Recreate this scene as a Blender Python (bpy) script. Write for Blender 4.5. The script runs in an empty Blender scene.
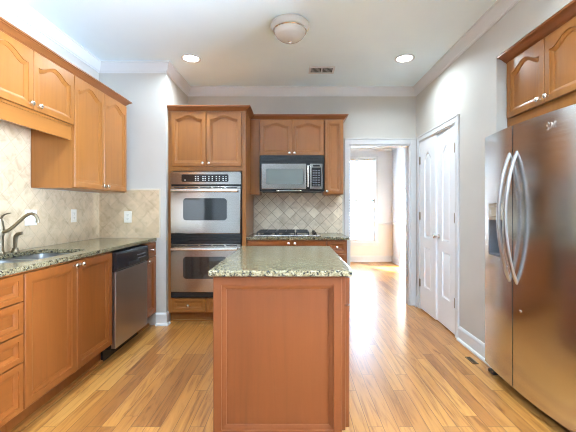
import bpy, bmesh, math, random
from mathutils import Vector, Matrix
random.seed(7)
PI = math.pi
S = bpy.context.scene
COL = S.collection

# ------------------------------------------------------------------ camera, world, light, exposure
CH = 1.22                                   # camera height
cam = bpy.data.objects.new('camera', bpy.data.cameras.new('camera')); COL.objects.link(cam)
cam.location = (0, 0, CH); cam.rotation_euler = (PI/2, 0, 0)
cam.data.sensor_width = 36; cam.data.lens = 36*340/576
cam.data.shift_x = -6/576; cam.data.shift_y = -7.5/576
cam.data.clip_start = .02
S.camera = cam

SKY = 19.0
W = bpy.data.worlds.new('sky'); S.world = W; W.use_nodes = True
bg = W.node_tree.nodes['Background']
# pale blue-white sky above the horizon; brighter lower half added to light the ceiling
_nt = W.node_tree; _tc = _nt.nodes.new('ShaderNodeTexCoord'); _sx = _nt.nodes.new('ShaderNodeSeparateXYZ'); _mr = _nt.nodes.new('ShaderNodeMapRange'); _mx = _nt.nodes.new('ShaderNodeMix')
_nt.links.new(_tc.outputs['Generated'], _sx.inputs[0]); _nt.links.new(_sx.outputs[2], _mr.inputs[0]); _mr.inputs[1].default_value = -.03; _mr.inputs[2].default_value = .03
_mx.data_type = 'RGBA'; _nt.links.new(_mr.outputs[0], _mx.inputs[0])
_mx.inputs[6].default_value = (2.5, 3.05, 3.95, 1); _mx.inputs[7].default_value = (.27, .35, .48, 1)
_nt.links.new(_mx.outputs[2], bg.inputs[0]); bg.inputs[1].default_value = SKY

sun = bpy.data.objects.new('sun', bpy.data.lights.new('sun', 'SUN')); COL.objects.link(sun)
sun.data.energy = 42; sun.data.angle = .01; sun.data.color = (1, .95, .86)
sd = Vector((.56, -.83, -.62)); sun.rotation_euler = sd.to_track_quat('-Z', 'Y').to_euler()

def portal(name, loc, sx, sy, rot):
    l = bpy.data.lights.new(name, 'AREA'); l.shape = 'RECTANGLE'; l.size = sx; l.size_y = sy
    l.cycles.is_portal = True
    o = bpy.data.objects.new(name, l); COL.objects.link(o); o.location = loc; o.rotation_euler = rot
def daylight(name, loc, sx, sy, rot, power, color):
    l = bpy.data.lights.new(name, 'AREA'); l.shape = 'RECTANGLE'; l.size = sx; l.size_y = sy
    l.energy = power; l.color = color
    o = bpy.data.objects.new(name, l); COL.objects.link(o); o.location = loc; o.rotation_euler = rot
RY = -3.6                                   # rear wall (behind the camera)
REAR_WINDOWS = [(-2.5, -1.70)]
for a, b in REAR_WINDOWS:
    portal('rear_window_daylight', ((a+b)/2, RY-.14, 1.3), b-a, 2.1, (PI/2, 0, PI))   # shines +y
HX0, HX1 = -.75, .25                        # unseen second far room window, added to brighten that room
portal('added_far_window_daylight', ((HX0+HX1)/2, 7.97, 1.4), 1.0, 1.9, (-PI/2, 0, PI))
portal('far_window_daylight', (1.42, 7.97, 1.4), .9, 1.9, (-PI/2, 0, PI))
ADDED_PATIO_DOOR = (-.45, 1.30)                   # unseen glazed patio door, added in the right wall to let in daylight
portal('added_patio_daylight', (1.54+.16, .425, 1.2), 1.75, 2.2, (PI/2, 0, PI/2))
LAMP_POWER, ADDED_LAMP_POWER = 6, 13.5
S.view_settings.view_transform = 'Standard'; S.view_settings.look = 'None'
S.view_settings.gamma = 1; S.view_settings.use_curve_mapping = False
S.view_settings.exposure = 1.52
S.cycles.max_bounces = 10; S.cycles.diffuse_bounces = 7; S.cycles.glossy_bounces = 5
S.cycles.transparent_max_bounces = 16; S.cycles.caustics_reflective = False; S.cycles.caustics_refractive = False
S.cycles.sample_clamp_indirect = 6
S.cycles.use_denoising = True; S.cycles.pixel_filter_type = 'BLACKMAN_HARRIS'; S.cycles.filter_width = 1.1

# ------------------------------------------------------------------ materials
def mat(name):
    m = bpy.data.materials.new(name); m.use_nodes = True
    nt = m.node_tree; return m, nt, nt.nodes['Principled BSDF']
def N(nt, t, **kw):
    n = nt.nodes.new(t)
    for k, v in kw.items():
        if k.startswith('i_'):
            key = k[2:]; n.inputs[int(key) if key.isdigit() else key].default_value = v
        else: setattr(n, k, v)
    return n
def L(nt, a, b): nt.links.new(a, b)
def ramp(nt, fac, stops, interp='LINEAR'):
    r = nt.nodes.new('ShaderNodeValToRGB'); r.color_ramp.interpolation = interp
    e = r.color_ramp.elements
    while len(e) < len(stops): e.new(.5)
    for x, (p, c) in zip(e, stops): x.position = p; x.color = (*c, 1) if len(c) == 3 else c
    L(nt, fac, r.inputs[0]); return r.outputs[0]
def plain(name, c, rough=.5, metal=0, spec=.5, coat=0):
    m, nt, p = mat(name)
    p.inputs['Base Color'].default_value = (*c, 1); p.inputs['Roughness'].default_value = rough
    p.inputs['Metallic'].default_value = metal; p.inputs['Specular IOR Level'].default_value = spec
    p.inputs['Coat Weight'].default_value = coat
    return m
def paint(name, c, rough=.6, amp=.03):
    m, nt, p = mat(name)
    tc = N(nt, 'ShaderNodeTexCoord'); n = N(nt, 'ShaderNodeTexNoise', i_Scale=3.0, i_Detail=4.0)
    L(nt, tc.outputs['Object'], n.inputs['Vector'])
    col = ramp(nt, n.outputs[0], [(.3, tuple(x*(1-amp) for x in c)), (.7, tuple(min(1, x*(1+amp)) for x in c))])
    L(nt, col, p.inputs['Base Color']); p.inputs['Roughness'].default_value = rough
    n2 = N(nt, 'ShaderNodeTexNoise', i_Scale=220.0); b = N(nt, 'ShaderNodeBump', i_Strength=.04, i_Distance=.002)
    L(nt, tc.outputs['Object'], n2.inputs['Vector']); L(nt, n2.outputs[0], b.inputs['Height']); L(nt, b.outputs[0], p.inputs['Normal'])
    return m
def wood(name, c, scale, rough=.32):
    m, nt, p = mat(name)
    tc = N(nt, 'ShaderNodeTexCoord'); oi = N(nt, 'ShaderNodeObjectInfo')
    ad = N(nt, 'ShaderNodeVectorMath', operation='MULTIPLY_ADD')
    cx = N(nt, 'ShaderNodeCombineXYZ'); L(nt, oi.outputs['Random'], cx.inputs[0]); L(nt, oi.outputs['Random'], cx.inputs[2])
    ad.inputs[1].default_value = (17, 3, 11)
    L(nt, cx.outputs[0], ad.inputs[0]); L(nt, tc.outputs['Object'], ad.inputs[2])
    mp = N(nt, 'ShaderNodeMapping'); mp.inputs['Scale'].default_value = scale; L(nt, ad.outputs[0], mp.inputs[0])
    n = N(nt, 'ShaderNodeTexNoise', i_Scale=1.0, i_Detail=7.0, i_Roughness=.62, i_Distortion=.6); L(nt, mp.outputs[0], n.inputs['Vector'])
    mp2 = N(nt, 'ShaderNodeMapping'); mp2.inputs['Scale'].default_value = tuple(x*.12+.6 for x in scale); L(nt, ad.outputs[0], mp2.inputs[0])
    n2 = N(nt, 'ShaderNodeTexNoise', i_Scale=1.0, i_Detail=3.0); L(nt, mp2.outputs[0], n2.inputs['Vector'])
    mx = N(nt, 'ShaderNodeMath', operation='MULTIPLY_ADD'); mx.inputs[1].default_value = .55
    L(nt, n.outputs[0], mx.inputs[0])
    h = N(nt, 'ShaderNodeMath', operation='MULTIPLY'); h.inputs[1].default_value = .45; L(nt, n2.outputs[0], h.inputs[0]); L(nt, h.outputs[0], mx.inputs[2])
    col = ramp(nt, mx.outputs[0], [(.32, tuple(x*.80 for x in c)), (.5, c), (.7, tuple(x*1.15 for x in c))])
    L(nt, col, p.inputs['Base Color']); p.inputs['Roughness'].default_value = rough
    p.inputs['Specular IOR Level'].default_value = .45
    return m
M = {}
M['wall'] = paint('wall_paint', (.545, .522, .48))
M['family'] = paint('family_room_paint', (.30, .29, .28))
M['bounce_floor'] = paint('added_pale_carpet', (.66, .65, .63), .9)
M['ceil'] = paint('ceiling_paint', (.78, .92, 1.0), .8, .015)
M['trim'] = paint('white_trim_paint', (.66, .67, .68), .4, .01)
M['doorwhite'] = paint('white_door_paint', (.86, .89, .93), .3, .01)
WC = (.30, .112, .024)
M['wood'] = wood('maple_upright', WC, (26, 26, 1.6))
M['woodh'] = wood('maple_lengthwise', WC, (1.6, 26, 26))
M['crown'] = wood('maple_moulding', (.25, .085, .023), (2, 2, 26))
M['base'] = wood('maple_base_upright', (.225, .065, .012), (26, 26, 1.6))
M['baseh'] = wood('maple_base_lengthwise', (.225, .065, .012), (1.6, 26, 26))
M['island'] = wood('maple_island', (.145, .040, .011), (22, 22, 1.4))
M['black'] = plain('black_gloss', (.012, .012, .014), .18)
M['matteblack'] = plain('black_matte', (.015, .015, .016), .55)
M['darkglass'] = plain('dark_glass', (.02, .022, .022), .05, spec=.9)
M['microglass'] = plain('oven_mesh_glass', (.20, .24, .24), .12, spec=.9)
M['nickel'] = plain('satin_nickel', (.78, .74, .68), .22, 1)
M['handle'] = plain('brushed_handle', (.46, .455, .45), .30, 1)
M['pan'] = plain('ivory_pan', (.52, .51, .48), .4)
M['pewter'] = plain('brushed_pewter', (.27, .22, .15), .34, 1)
M['plastic'] = plain('white_plastic', (.80, .76, .68), .35)
M['slot'] = plain('grey_slot', (.10, .09, .08), .6)
M['grey'] = plain('grey_plastic', (.17, .18, .20), .4)
M['legend'] = plain('pale_print', (.65, .66, .66), .5)
M['iron'] = plain('cast_iron', (.02, .02, .022), .5)
M['linen'] = plain('blind_white', (.86, .86, .85), .6)
M['shade'] = plain('frosted_glass', (.55, .54, .51), .25, coat=.3)
M['dark'] = plain('painted_shade', (.03, .028, .025), .9)  # near-black, stands in for the shade inside ducts and pantry

def steel(name, c, rough, grain):
    m, nt, p = mat(name)
    tc = N(nt, 'ShaderNodeTexCoord'); mp = N(nt, 'ShaderNodeMapping'); mp.inputs['Scale'].default_value = grain
    L(nt, tc.outputs['Object'], mp.inputs[0])
    n = N(nt, 'ShaderNodeTexNoise', i_Scale=1.0, i_Detail=3.0); L(nt, mp.outputs[0], n.inputs['Vector'])
    r = N(nt, 'ShaderNodeMapRange'); r.inputs[3].default_value = rough-.06; r.inputs[4].default_value = rough+.08
    L(nt, n.outputs[0], r.inputs[0]); L(nt, r.outputs[0], p.inputs['Roughness'])
    col = ramp(nt, n.outputs[0], [(.3, tuple(x*.96 for x in c)), (.7, c)]); L(nt, col, p.inputs['Base Color'])
    p.inputs['Metallic'].default_value = 1
    return m
M['steel'] = steel('stainless_steel', (.46, .425, .39), .17, (2, 2, 300))
M['fridge'] = steel('stainless_fridge', (.72, .735, .75), .18, (2, 2, 300))
M['sinksteel'] = steel('sink_steel', (.36, .36, .355), .38, (60, 60, 60))
M['dwsteel'] = steel('stainless_upright', (.52, .50, .48), .33, (300, 300, 2))

def granite():
    m, nt, p = mat('speckled_granite')
    tc = N(nt, 'ShaderNodeTexCoord')
    v = N(nt, 'ShaderNodeTexVoronoi', i_Scale=150.0); L(nt, tc.outputs['Object'], v.inputs['Vector'])
    sx = N(nt, 'ShaderNodeSeparateColor'); L(nt, v.outputs['Color'], sx.inputs[0])
    n = N(nt, 'ShaderNodeTexNoise', i_Scale=38.0, i_Detail=5.0, i_Roughness=.7); L(nt, tc.outputs['Object'], n.inputs['Vector'])
    a = N(nt, 'ShaderNodeMath', operation='MULTIPLY_ADD'); a.inputs[1].default_value = .5; L(nt, sx.outputs[0], a.inputs[0])
    h = N(nt, 'ShaderNodeMath', operation='MULTIPLY'); h.inputs[1].default_value = .62; L(nt, n.outputs[0], h.inputs[0]); L(nt, h.outputs[0], a.inputs[2])
    col = ramp(nt, a.outputs[0], [(.0, (.012, .012, .012)), (.385, (.015, .014, .013)), (.42, (.09, .072, .042)), (.52, (.17, .138, .07)), (.66, (.235, .195, .11)), (.84, (.32, .285, .195)), (.92, (.20, .19, .17))])
    L(nt, col, p.inputs['Base Color']); p.inputs['Roughness'].default_value = .16
    return m
M['granite'] = granite()

def tile(name, c1, c2, cm, size):
    m, nt, p = mat(name)
    tc = N(nt, 'ShaderNodeTexCoord'); s = N(nt, 'ShaderNodeSeparateXYZ'); L(nt, tc.outputs['Object'], s.inputs[0])
    u = N(nt, 'ShaderNodeMath', operation='ADD'); L(nt, s.outputs[0], u.inputs[0]); L(nt, s.outputs[1], u.inputs[1])
    c = N(nt, 'ShaderNodeCombineXYZ'); L(nt, u.outputs[0], c.inputs[0]); L(nt, s.outputs[2], c.inputs[1])
    mp = N(nt, 'ShaderNodeMapping'); mp.inputs['Rotation'].default_value = (0, 0, PI/4); mp.inputs['Location'].default_value = (.05, .02, 0)
    L(nt, c.outputs[0], mp.inputs[0])
    b = N(nt, 'ShaderNodeTexBrick', offset=0.0, squash=1.0)
    b.inputs['Color1'].default_value = (*c1, 1); b.inputs['Color2'].default_value = (*c2, 1)
    b.inputs['Mortar'].default_value = (*cm, 1)
    b.inputs['Scale'].default_value = 1; b.inputs['Brick Width'].default_value = size; b.inputs['Row Height'].default_value = size
    b.inputs['Mortar Size'].default_value = .0032; b.inputs['Mortar Smooth'].default_value = .3
    L(nt, mp.outputs[0], b.inputs['Vector'])
    n = N(nt, 'ShaderNodeTexNoise', i_Scale=11.0, i_Detail=7.0, i_Roughness=.6, i_Distortion=.8); L(nt, tc.outputs['Object'], n.inputs['Vector'])
    f = ramp(nt, n.outputs[0], [(.33, (.80, .76, .70)), (.5, (1, 1, 1)), (.68, (1.12, 1.11, 1.1))])
    mx = N(nt, 'ShaderNodeMix', data_type='RGBA', blend_type='MULTIPLY'); mx.inputs[0].default_value = 1
    L(nt, b.outputs[0], mx.inputs[6]); L(nt, f, mx.inputs[7]); L(nt, mx.outputs[2], p.inputs['Base Color'])
    p.inputs['Roughness'].default_value = .5
    bp = N(nt, 'ShaderNodeBump', i_Strength=.35, i_Distance=.002, invert=True); L(nt, b.outputs['Fac'], bp.inputs['Height']); L(nt, bp.outputs[0], p.inputs['Normal'])
    return m
M['tile'] = tile('diamond_tile_cooktop', (.66, .55, .41), (.82, .73, .58), (.42, .33, .23), .108)
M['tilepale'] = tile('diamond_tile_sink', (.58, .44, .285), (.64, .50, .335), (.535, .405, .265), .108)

def floor_mat():
    m, nt, p = mat('oak_floorboards')
    tc = N(nt, 'ShaderNodeTexCoord'); s = N(nt, 'ShaderNodeSeparateXYZ'); L(nt, tc.outputs['Object'], s.inputs[0])
    c = N(nt, 'ShaderNodeCombineXYZ'); L(nt, s.outputs[1], c.inputs[0]); L(nt, s.outputs[0], c.inputs[1])
    b = N(nt, 'ShaderNodeTexBrick', offset=.37, offset_frequency=3, squash=.8, squash_frequency=4)
    b.inputs['Color1'].default_value = (0, 0, 0, 1); b.inputs['Color2'].default_value = (1, 1, 1, 1)
    b.inputs['Mortar'].default_value = (.5, .5, .5, 1); b.inputs['Scale'].default_value = 1
    b.inputs['Brick Width'].default_value = .95; b.inputs['Row Height'].default_value = .083
    b.inputs['Mortar Size'].default_value = .0018; b.inputs['Mortar Smooth'].default_value = .2
    L(nt, c.outputs[0], b.inputs['Vector'])
    # grain, shifted per board
    sh = N(nt, 'ShaderNodeCombineXYZ'); L(nt, b.outputs[0], sh.inputs[0]); L(nt, b.outputs[0], sh.inputs[1])
    ad = N(nt, 'ShaderNodeVectorMath', operation='MULTIPLY_ADD'); ad.inputs[1].default_value = (9, 5, 0); L(nt, sh.outputs[0], ad.inputs[0]); L(nt, tc.outputs['Object'], ad.inputs[2])
    mp = N(nt, 'ShaderNodeMapping'); mp.inputs['Scale'].default_value = (15, 1.1, 1); L(nt, ad.outputs[0], mp.inputs[0])
    n = N(nt, 'ShaderNodeTexNoise', i_Scale=1.0, i_Detail=8.0, i_Roughness=.65, i_Distortion=2.6); L(nt, mp.outputs[0], n.inputs['Vector'])
    board = ramp(nt, b.outputs[0], [(0, (.30, .112, .026)), (.25, (.42, .176, .040)), (.75, (.47, .205, .048)), (1, (.51, .245, .066))])
    gr = ramp(nt, n.outputs[0], [(.28, (.40, .30, .22)), (.40, (.72, .64, .55)), (.50, (.95, .94, .92)), (.7, (1.1, 1.1, 1.08))])
    mx = N(nt, 'ShaderNodeMix', data_type='RGBA', blend_type='MULTIPLY'); mx.inputs[0].default_value = 1
    L(nt, board, mx.inputs[6]); L(nt, gr, mx.inputs[7])
    m2 = N(nt, 'ShaderNodeMix', data_type='RGBA'); L(nt, b.outputs['Fac'], m2.inputs[0]); L(nt, mx.outputs[2], m2.inputs[6]); m2.inputs[7].default_value = (.13, .05, .015, 1)
    L(nt, m2.outputs[2], p.inputs['Base Color'])
    p.inputs['Roughness'].default_value = .34; p.inputs['Specular IOR Level'].default_value = .5; p.inputs['Coat Weight'].default_value = .25; p.inputs['Coat Roughness'].default_value = .26
    bp = N(nt, 'ShaderNodeBump', i_Strength=.12, i_Distance=.001); L(nt, n.outputs[0], bp.inputs['Height']); L(nt, bp.outputs[0], p.inputs['Normal'])
    return m
M['floor'] = floor_mat()

def twotone():
    m, nt, p = mat('far_room_paint')
    tc = N(nt, 'ShaderNodeTexCoord'); s = N(nt, 'ShaderNodeSeparateXYZ'); L(nt, tc.outputs['Object'], s.inputs[0])
    g = N(nt, 'ShaderNodeMath', operation='GREATER_THAN'); g.inputs[1].default_value = .88; L(nt, s.outputs[2], g.inputs[0])
    mx = N(nt, 'ShaderNodeMix', data_type='RGBA'); L(nt, g.outputs[0], mx.inputs[0])
    mx.inputs[6].default_value = (.72, .68, .63, 1); mx.inputs[7].default_value = (.74, .75, .76, 1)
    L(nt, mx.outputs[2], p.inputs['Base Color']); p.inputs['Roughness'].default_value = .6
    return m
M['farwall'] = twotone()

def glass():
    m, nt, p = mat('window_glass'); nt.nodes.remove(p)
    out = nt.nodes['Material Output']; t = N(nt, 'ShaderNodeBsdfTransparent'); g = N(nt, 'ShaderNodeBsdfGlossy', i_Roughness=.0)
    t.inputs[0].default_value = (.95, .97, .97, 1)
    mx = N(nt, 'ShaderNodeMixShader'); mx.inputs[0].default_value = .06
    L(nt, t.outputs[0], mx.inputs[1]); L(nt, g.outputs[0], mx.inputs[2]); L(nt, mx.outputs[0], out.inputs[0])
    return m
M['glass'] = glass()
def emit(name, c, s):
    m, nt, p = mat(name); p.inputs['Base Color'].default_value = (.9, .9, .9, 1)
    p.inputs['Emission Color'].default_value = (*c, 1); p.inputs['Emission Strength'].default_value = s
    return m
M['lens'] = emit('lit_lamp_lens', (1, .96, .9), 6)
M['led'] = emit('display_digits', (.25, .75, .8), 1.2)

# ------------------------------------------------------------------ mesh builder
class MB:
    def __init__(s): s.bm = bmesh.new()
    def box(s, x0, x1, y0, y1, z0, z1, bev=0, seg=2):
        g = bmesh.ops.create_cube(s.bm, size=1)['verts']
        for v in g: v.co = ((x0+x1)/2+v.co.x*(x1-x0), (y0+y1)/2+v.co.y*(y1-y0), (z0+z1)/2+v.co.z*(z1-z0))
        if bev:
            es = list({e for v in g for e in v.link_edges})
            bmesh.ops.bevel(s.bm, geom=es, offset=bev, segments=seg, profile=.6, affect='EDGES')
        return s
    def rings(s, rr, cap0=True, cap1=True, closed=True):
        vs = [[s.bm.verts.new(p) for p in r] for r in rr]
        n = len(vs[0])
        for a, b in zip(vs, vs[1:]):
            for i in range(n if closed else n-1):
                j = (i+1) % n; s.bm.faces.new((a[i], a[j], b[j], b[i]))
        if cap0: s.bm.faces.new(vs[0][::-1])
        if cap1: s.bm.faces.new(vs[-1])
        return s
    def lathe(s, prof, o, axis=(0, 0, 1), n=24, cap0=True, cap1=True):
        q = Vector((0, 0, 1)).rotation_difference(Vector(axis).normalized()).to_matrix()
        o = Vector(o); rr = []
        for r, h in prof:
            rr.append([o+q@Vector((r*math.cos(2*PI*i/n), r*math.sin(2*PI*i/n), h)) for i in range(n)])
        return s.rings(rr, cap0, cap1)
    def cyl(s, p0, p1, r, n=16, r1=None):
        p0 = Vector(p0); p1 = Vector(p1); d = p1-p0
        return s.lathe([(r, 0), (r if r1 is None else r1, d.length)], p0, d, n)
    def tube(s, path, ra, rb=None, up=(1, 0, 0), n=12):
        path = [Vector(p) for p in path]; m = len(path); rr = []
        if not isinstance(ra, (list, tuple)): ra = [ra]*m
        if rb is None: rb = ra
        elif not isinstance(rb, (list, tuple)): rb = [rb]*m
        for i, p in enumerate(path):
            t = (path[min(i+1, m-1)]-path[max(i-1, 0)]).normalized()
            u = Vector(up); u = (u-t*u.dot(t)).normalized(); v = t.cross(u)
            rr.append([p+u*ra[i]*math.cos(2*PI*k/n)+v*rb[i]*math.sin(2*PI*k/n) for k in range(n)])
        return s.rings(rr)
    def prism(s, pts, y0, y1):
        """outline of (x,z) points extruded along y"""
        return s.rings([[(x, y0, z) for x, z in pts], [(x, y1, z) for x, z in pts]])
    def sweep(s, path, prof, closed=False):
        """profile of (out, z) carried along a plan path; out is to the right of travel"""
        P = [Vector(p) for p in path]; m = len(P); rr = []
        for i in range(m):
            d0 = (P[i]-P[i-1]).normalized() if i or closed else None
            d1 = (P[(i+1) % m]-P[i]).normalized() if i < m-1 or closed else None
            n0 = Vector((d0.y, -d0.x)) if d0 else None; n1 = Vector((d1.y, -d1.x)) if d1 else None
            if n0 and n1: k = (n0+n1)/(1+n0.dot(n1))
            else: k = n0 or n1
            rr.append([(P[i].x+k.x*o, P[i].y+k.y*o, z) for o, z in prof])
        return s.rings(rr)
    def door(s, x0, x1, z0, z1, rail=.058, arch=0., y=0., t=.02, tiny=.003):
        """framed door or drawer front: recessed panel behind a broad sloped inner edge; front faces -y"""
        NA = 18 if arch else 2; f = y-t
        def shape(q):
            q = min(1, max(0, (q-.07)/.86)); return (.5-.5*math.cos(2*PI*q))**.8
        def inner(d, yy):
            xl, xr = x0+rail+d, x1-rail-d; zb = z0+rail+d
            top = []
            for i in range(NA):
                q = i/(NA-1); top.append((xr+(xl-xr)*q, yy, z1-rail-d-arch*(1-shape(q)) if arch else z1-rail-d))
            return [(xl, yy, zb), (xr, yy, zb)]+top
        def outer(d, yy):
            xl, xr = x0+d, x1-d
            I = inner(0, yy); r = [(xl, yy, z0+d), (xr, yy, z0+d)]
            for i, p in enumerate(I[2:]):
                r.append((xr if i == 0 else xl if i == NA-1 else p[0], yy, z1-d))
            return r
        return s.rings([outer(0, y), outer(0, f+tiny), outer(tiny, f), inner(0, f), inner(.0012, f+.0055), inner(.004, f+.006), inner(.022, f+.0135), inner(.023, f+.0165), inner(.026, f+.0165)])
    def build(s, name, m, parent=None, z0=0, smooth=True, sharp=16):
        bm = s.bm
        bmesh.ops.recalc_face_normals(bm, faces=bm.faces)
        me = bpy.data.meshes.new(name)
        if z0: bmesh.ops.translate(bm, verts=bm.verts, vec=(0, 0, -z0))
        bm.to_mesh(me); bm.free()
        if smooth:
            me.shade_smooth(); me.set_sharp_from_angle(angle=math.radians(sharp))
        me.materials.append(M[m] if isinstance(m, str) else m)
        o = bpy.data.objects.new(name, me); COL.objects.link(o)
        if parent: o.parent = parent
        return o
def struct(name, b, m):
    o = b.build(name, m); o['kind'] = 'structure'; return o
def tag(o, label, cat, group=None):
    o['label'] = label; o['category'] = cat
    if group: o['group'] = group
    return o
class Thing:
    """an Empty at the thing's base; parts are written in local x (width), y (depth, front at 0), absolute z"""
    def __init__(s, name, label, cat, x, y, z0=0, rot=0, group=None):
        o = bpy.data.objects.new(name, None); COL.objects.link(o); o.empty_display_size = .1
        o.location = (x, y, z0); o.rotation_euler = (0, 0, rot); s.o = o; s.z0 = z0
        tag(o, label, cat, group)
    def part(s, name, b, m, parent=None, label=None):
        p = b.build(name, m, parent or s.o, s.z0)
        if label: p['label'] = label
        return p
    def knob(s, x, z, parent, y=-.02):
        s.part('knob', MB().lathe([(.008, 0), (.0065, .006), (.0055, .012), (.010, .016), (.0155, .020), (.0165, .025), (.013, .030), (.006, .0325)], (x, y, z), (0, -1, 0), 18), 'nickel', parent)
    def door(s, x0, x1, z0, z1, knob=None, m='wood', name='door', **kw):
        d = s.part(name, MB().door(x0, x1, z0, z1, **kw), m)
        if knob: s.knob(knob[0], knob[1], d)
        return d
RL, RR = PI/2, -PI/2                         # facing +x (left run), facing -x (right side)

# ------------------------------------------------------------------ room shell
XL, XR, YB, YJ, XJ, HC = -2.04, 1.54, 4.29, 3.556, -1.34, 2.74
FX0, FX1, FY0, FY1 = -1.6, 2.26, 4.41, 7.8   # far room
struct('floor', MB().box(-4.9, 3.6, RY-.15, FY1+.15, -.06, 0), 'floor')
struct('ceiling', MB().box(-4.9, 3.6, RY-.15, FY1+.15, HC, HC+.06), 'ceil')
struct('wall_left', MB().box(XL-.12, XL, -.6, YB+.12, 0, HC), 'wall')
struct('wall_left_return', MB().box(XL, XJ, YJ, YB, 0, HC), 'wall')
DX0, DX1, DZ = .694, 1.465, 2.025            # doorway
b = MB().box(XL, DX0, YB, FY0, 0, HC).box(DX1, 2.7, YB, FY0, 0, HC).box(DX0, DX1, YB, FY0, DZ, HC)
struct('wall_back', b, 'wall')
# right wall with pantry doorway and fridge alcove
PY0, PY1, PZ = 3.222, 4.150, 2.035
AY0, AY1, AZ = 1.62, 2.586, 2.372
b = MB().box(XR, XR+.14, AY1, PY0, 0, HC).box(XR, XR+.14, PY1, YB, 0, HC).box(XR, XR+.14, PY0, PY1, PZ, HC)
b.box(XR, XR+.14, -.6, ADDED_PATIO_DOOR[0], 0, HC).box(XR, XR+.14, ADDED_PATIO_DOOR[1], AY0, 0, HC).box(XR, XR+.14, ADDED_PATIO_DOOR[0], ADDED_PATIO_DOOR[1], 2.3, HC).box(XR, XR+.14, AY0, AY1, AZ, HC)
b.box(XR+.14, 2.42, AY1, AY1+.1, 0, HC).box(XR+.14, 2.42, AY0-.1, AY0, 0, HC).box(2.32, 2.42, AY0, AY1, 0, HC).box(XR+.14, 2.32, AY0, AY1, AZ, AZ+.08)
struct('wall_right', b, 'wall')
struct('wall_pantry', MB().box(2.15, 2.25, AY1+.1, YB, 0, HC), 'dark')  # painted near-black for the shade inside the closet
# family room behind the camera
b = MB().box(-4.9, XL-.12, -.72, -.6, 0, HC).box(XR+.14, 3.6, -.72, -.6, 0, HC).box(-4.9, -4.78, RY, -.72, 0, HC).box(3.48, 3.6, RY, -.72, 0, HC)
struct('wall_family', b, 'family')
b = MB(); xs = [-4.9]+[v for w in REAR_WINDOWS for v in w]+[3.6]
for i in range(0, len(xs), 2): b.box(xs[i], xs[i+1], RY-.12, RY, 0, HC)
for a, c in REAR_WINDOWS: b.box(a, c, RY-.12, RY, 0, .25).box(a, c, RY-.12, RY, 2.35, HC)
struct('wall_rear', b, 'family')
# far room
WX0, WX1, WZ0, WZ1 = .98, 1.86, .475, 2.355
struct('wall_far_right', MB().box(FX1, FX1+.12, FY0, FY1+.12, 0, HC), 'farwall')
struct('wall_far_left', MB().box(FX0-.12, FX0, FY0, FY1+.12, 0, HC), 'farwall')
b = MB().box(FX0, HX0, FY1, FY1+.12, 0, HC).box(HX0, HX1, FY1, FY1+.12, 0, WZ0).box(HX0, HX1, FY1, FY1+.12, WZ1, HC).box(HX1, WX0, FY1, FY1+.12, 0, HC).box(WX1, FX1, FY1, FY1+.12, 0, HC).box(WX0, WX1, FY1, FY1+.12, 0, WZ0).box(WX0, WX1, FY1, FY1+.12, WZ1, HC)
struct('wall_far', b, 'farwall')

# window with casing, sashes and glass
def window(name, x0, x1, z0, z1, yin, yout, face):
    """face=-1: room lies towards -y of yin"""
    f = face; b = MB()
    cw = .07
    ya, yb = sorted((yin+f*.018, yin))
    for bx in ((x0-cw, x0, z0-.02, z1+cw), (x1, x1+cw, z0-.02, z1+cw), (x0, x1, z1, z1+cw)): b.box(bx[0], bx[1], ya, yb, bx[2], bx[3], .004)
    ya2, yb2 = sorted((yin+f*.05, yin)); b.box(x0-cw-.02, x1+cw+.02, ya2, yb2, z0-.045, z0-.02, .004)
    b.box(x0-cw, x1+cw, ya, yb, z0-.11, z0-.045, .004)
    w = struct(name, b, 'trim')
    ym = (yin+yout)/2; s = MB(); zm = (z0+z1)/2
    for (za, zb, o) in ((z0, zm+.02, -.012), (zm-.02, z1, .012)):
        y0, y1 = ym-.02+o*-f-.0, ym+.02+o*-f
        s.box(x0, x0+.045, y0, y1, za, zb).box(x1-.045, x1, y0, y1, za, zb).box(x0, x1, y0, y1, za, za+.045).box(x0, x1, y0, y1, zb-.045, zb)
    p = s.build('window_sash', 'trim', w)
    g = MB().box(x0+.03, x1-.03, ym-.003, ym+.003, z0+.03, z1-.03).build('glass_pane', 'glass', w)
    return w
window('window_1', WX0, WX1, WZ0, WZ1, FY1, FY1+.12, -1)
window('window_3', HX0, HX1, WZ0, WZ1, FY1, FY1+.12, -1)  # added window, out of sight, lights the far room
for i, (a, c) in enumerate(REAR_WINDOWS): window('window_%d' % (i+2), a, c, .25, 2.35, RY, RY-.12, 1)

a, c = ADDED_PATIO_DOOR; b = MB()
for y0, y1, z0, z1 in ((a-.08, a, 0, 2.38), (c, c+.08, 0, 2.38), (a, c, 2.3, 2.38)): b.box(XR-.018, XR, y0, y1, z0, z1)
for y0, y1, z0, z1 in ((a, a+.06, .02, 2.3), (c-.06, c, .02, 2.3), ((a+c)/2-.05, (a+c)/2+.05, .02, 2.3), (a, c, .0, .10), (a, c, 2.22, 2.3)): b.box(XR+.05, XR+.09, y0, y1, z0, z1)
w = struct('door_added', b, 'trim')  # added door, brings daylight to the left cabinets and ceiling
MB().box(XR+.067, XR+.073, a+.04, c-.04, .08, 2.25).build('glass_pane', 'glass', w)
struct('floor_family', MB().box(-4.7, 3.4, RY+.02, -.75, 0, .012), 'bounce_floor')  # pale slab added out of view to keep bounced light neutral

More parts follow.
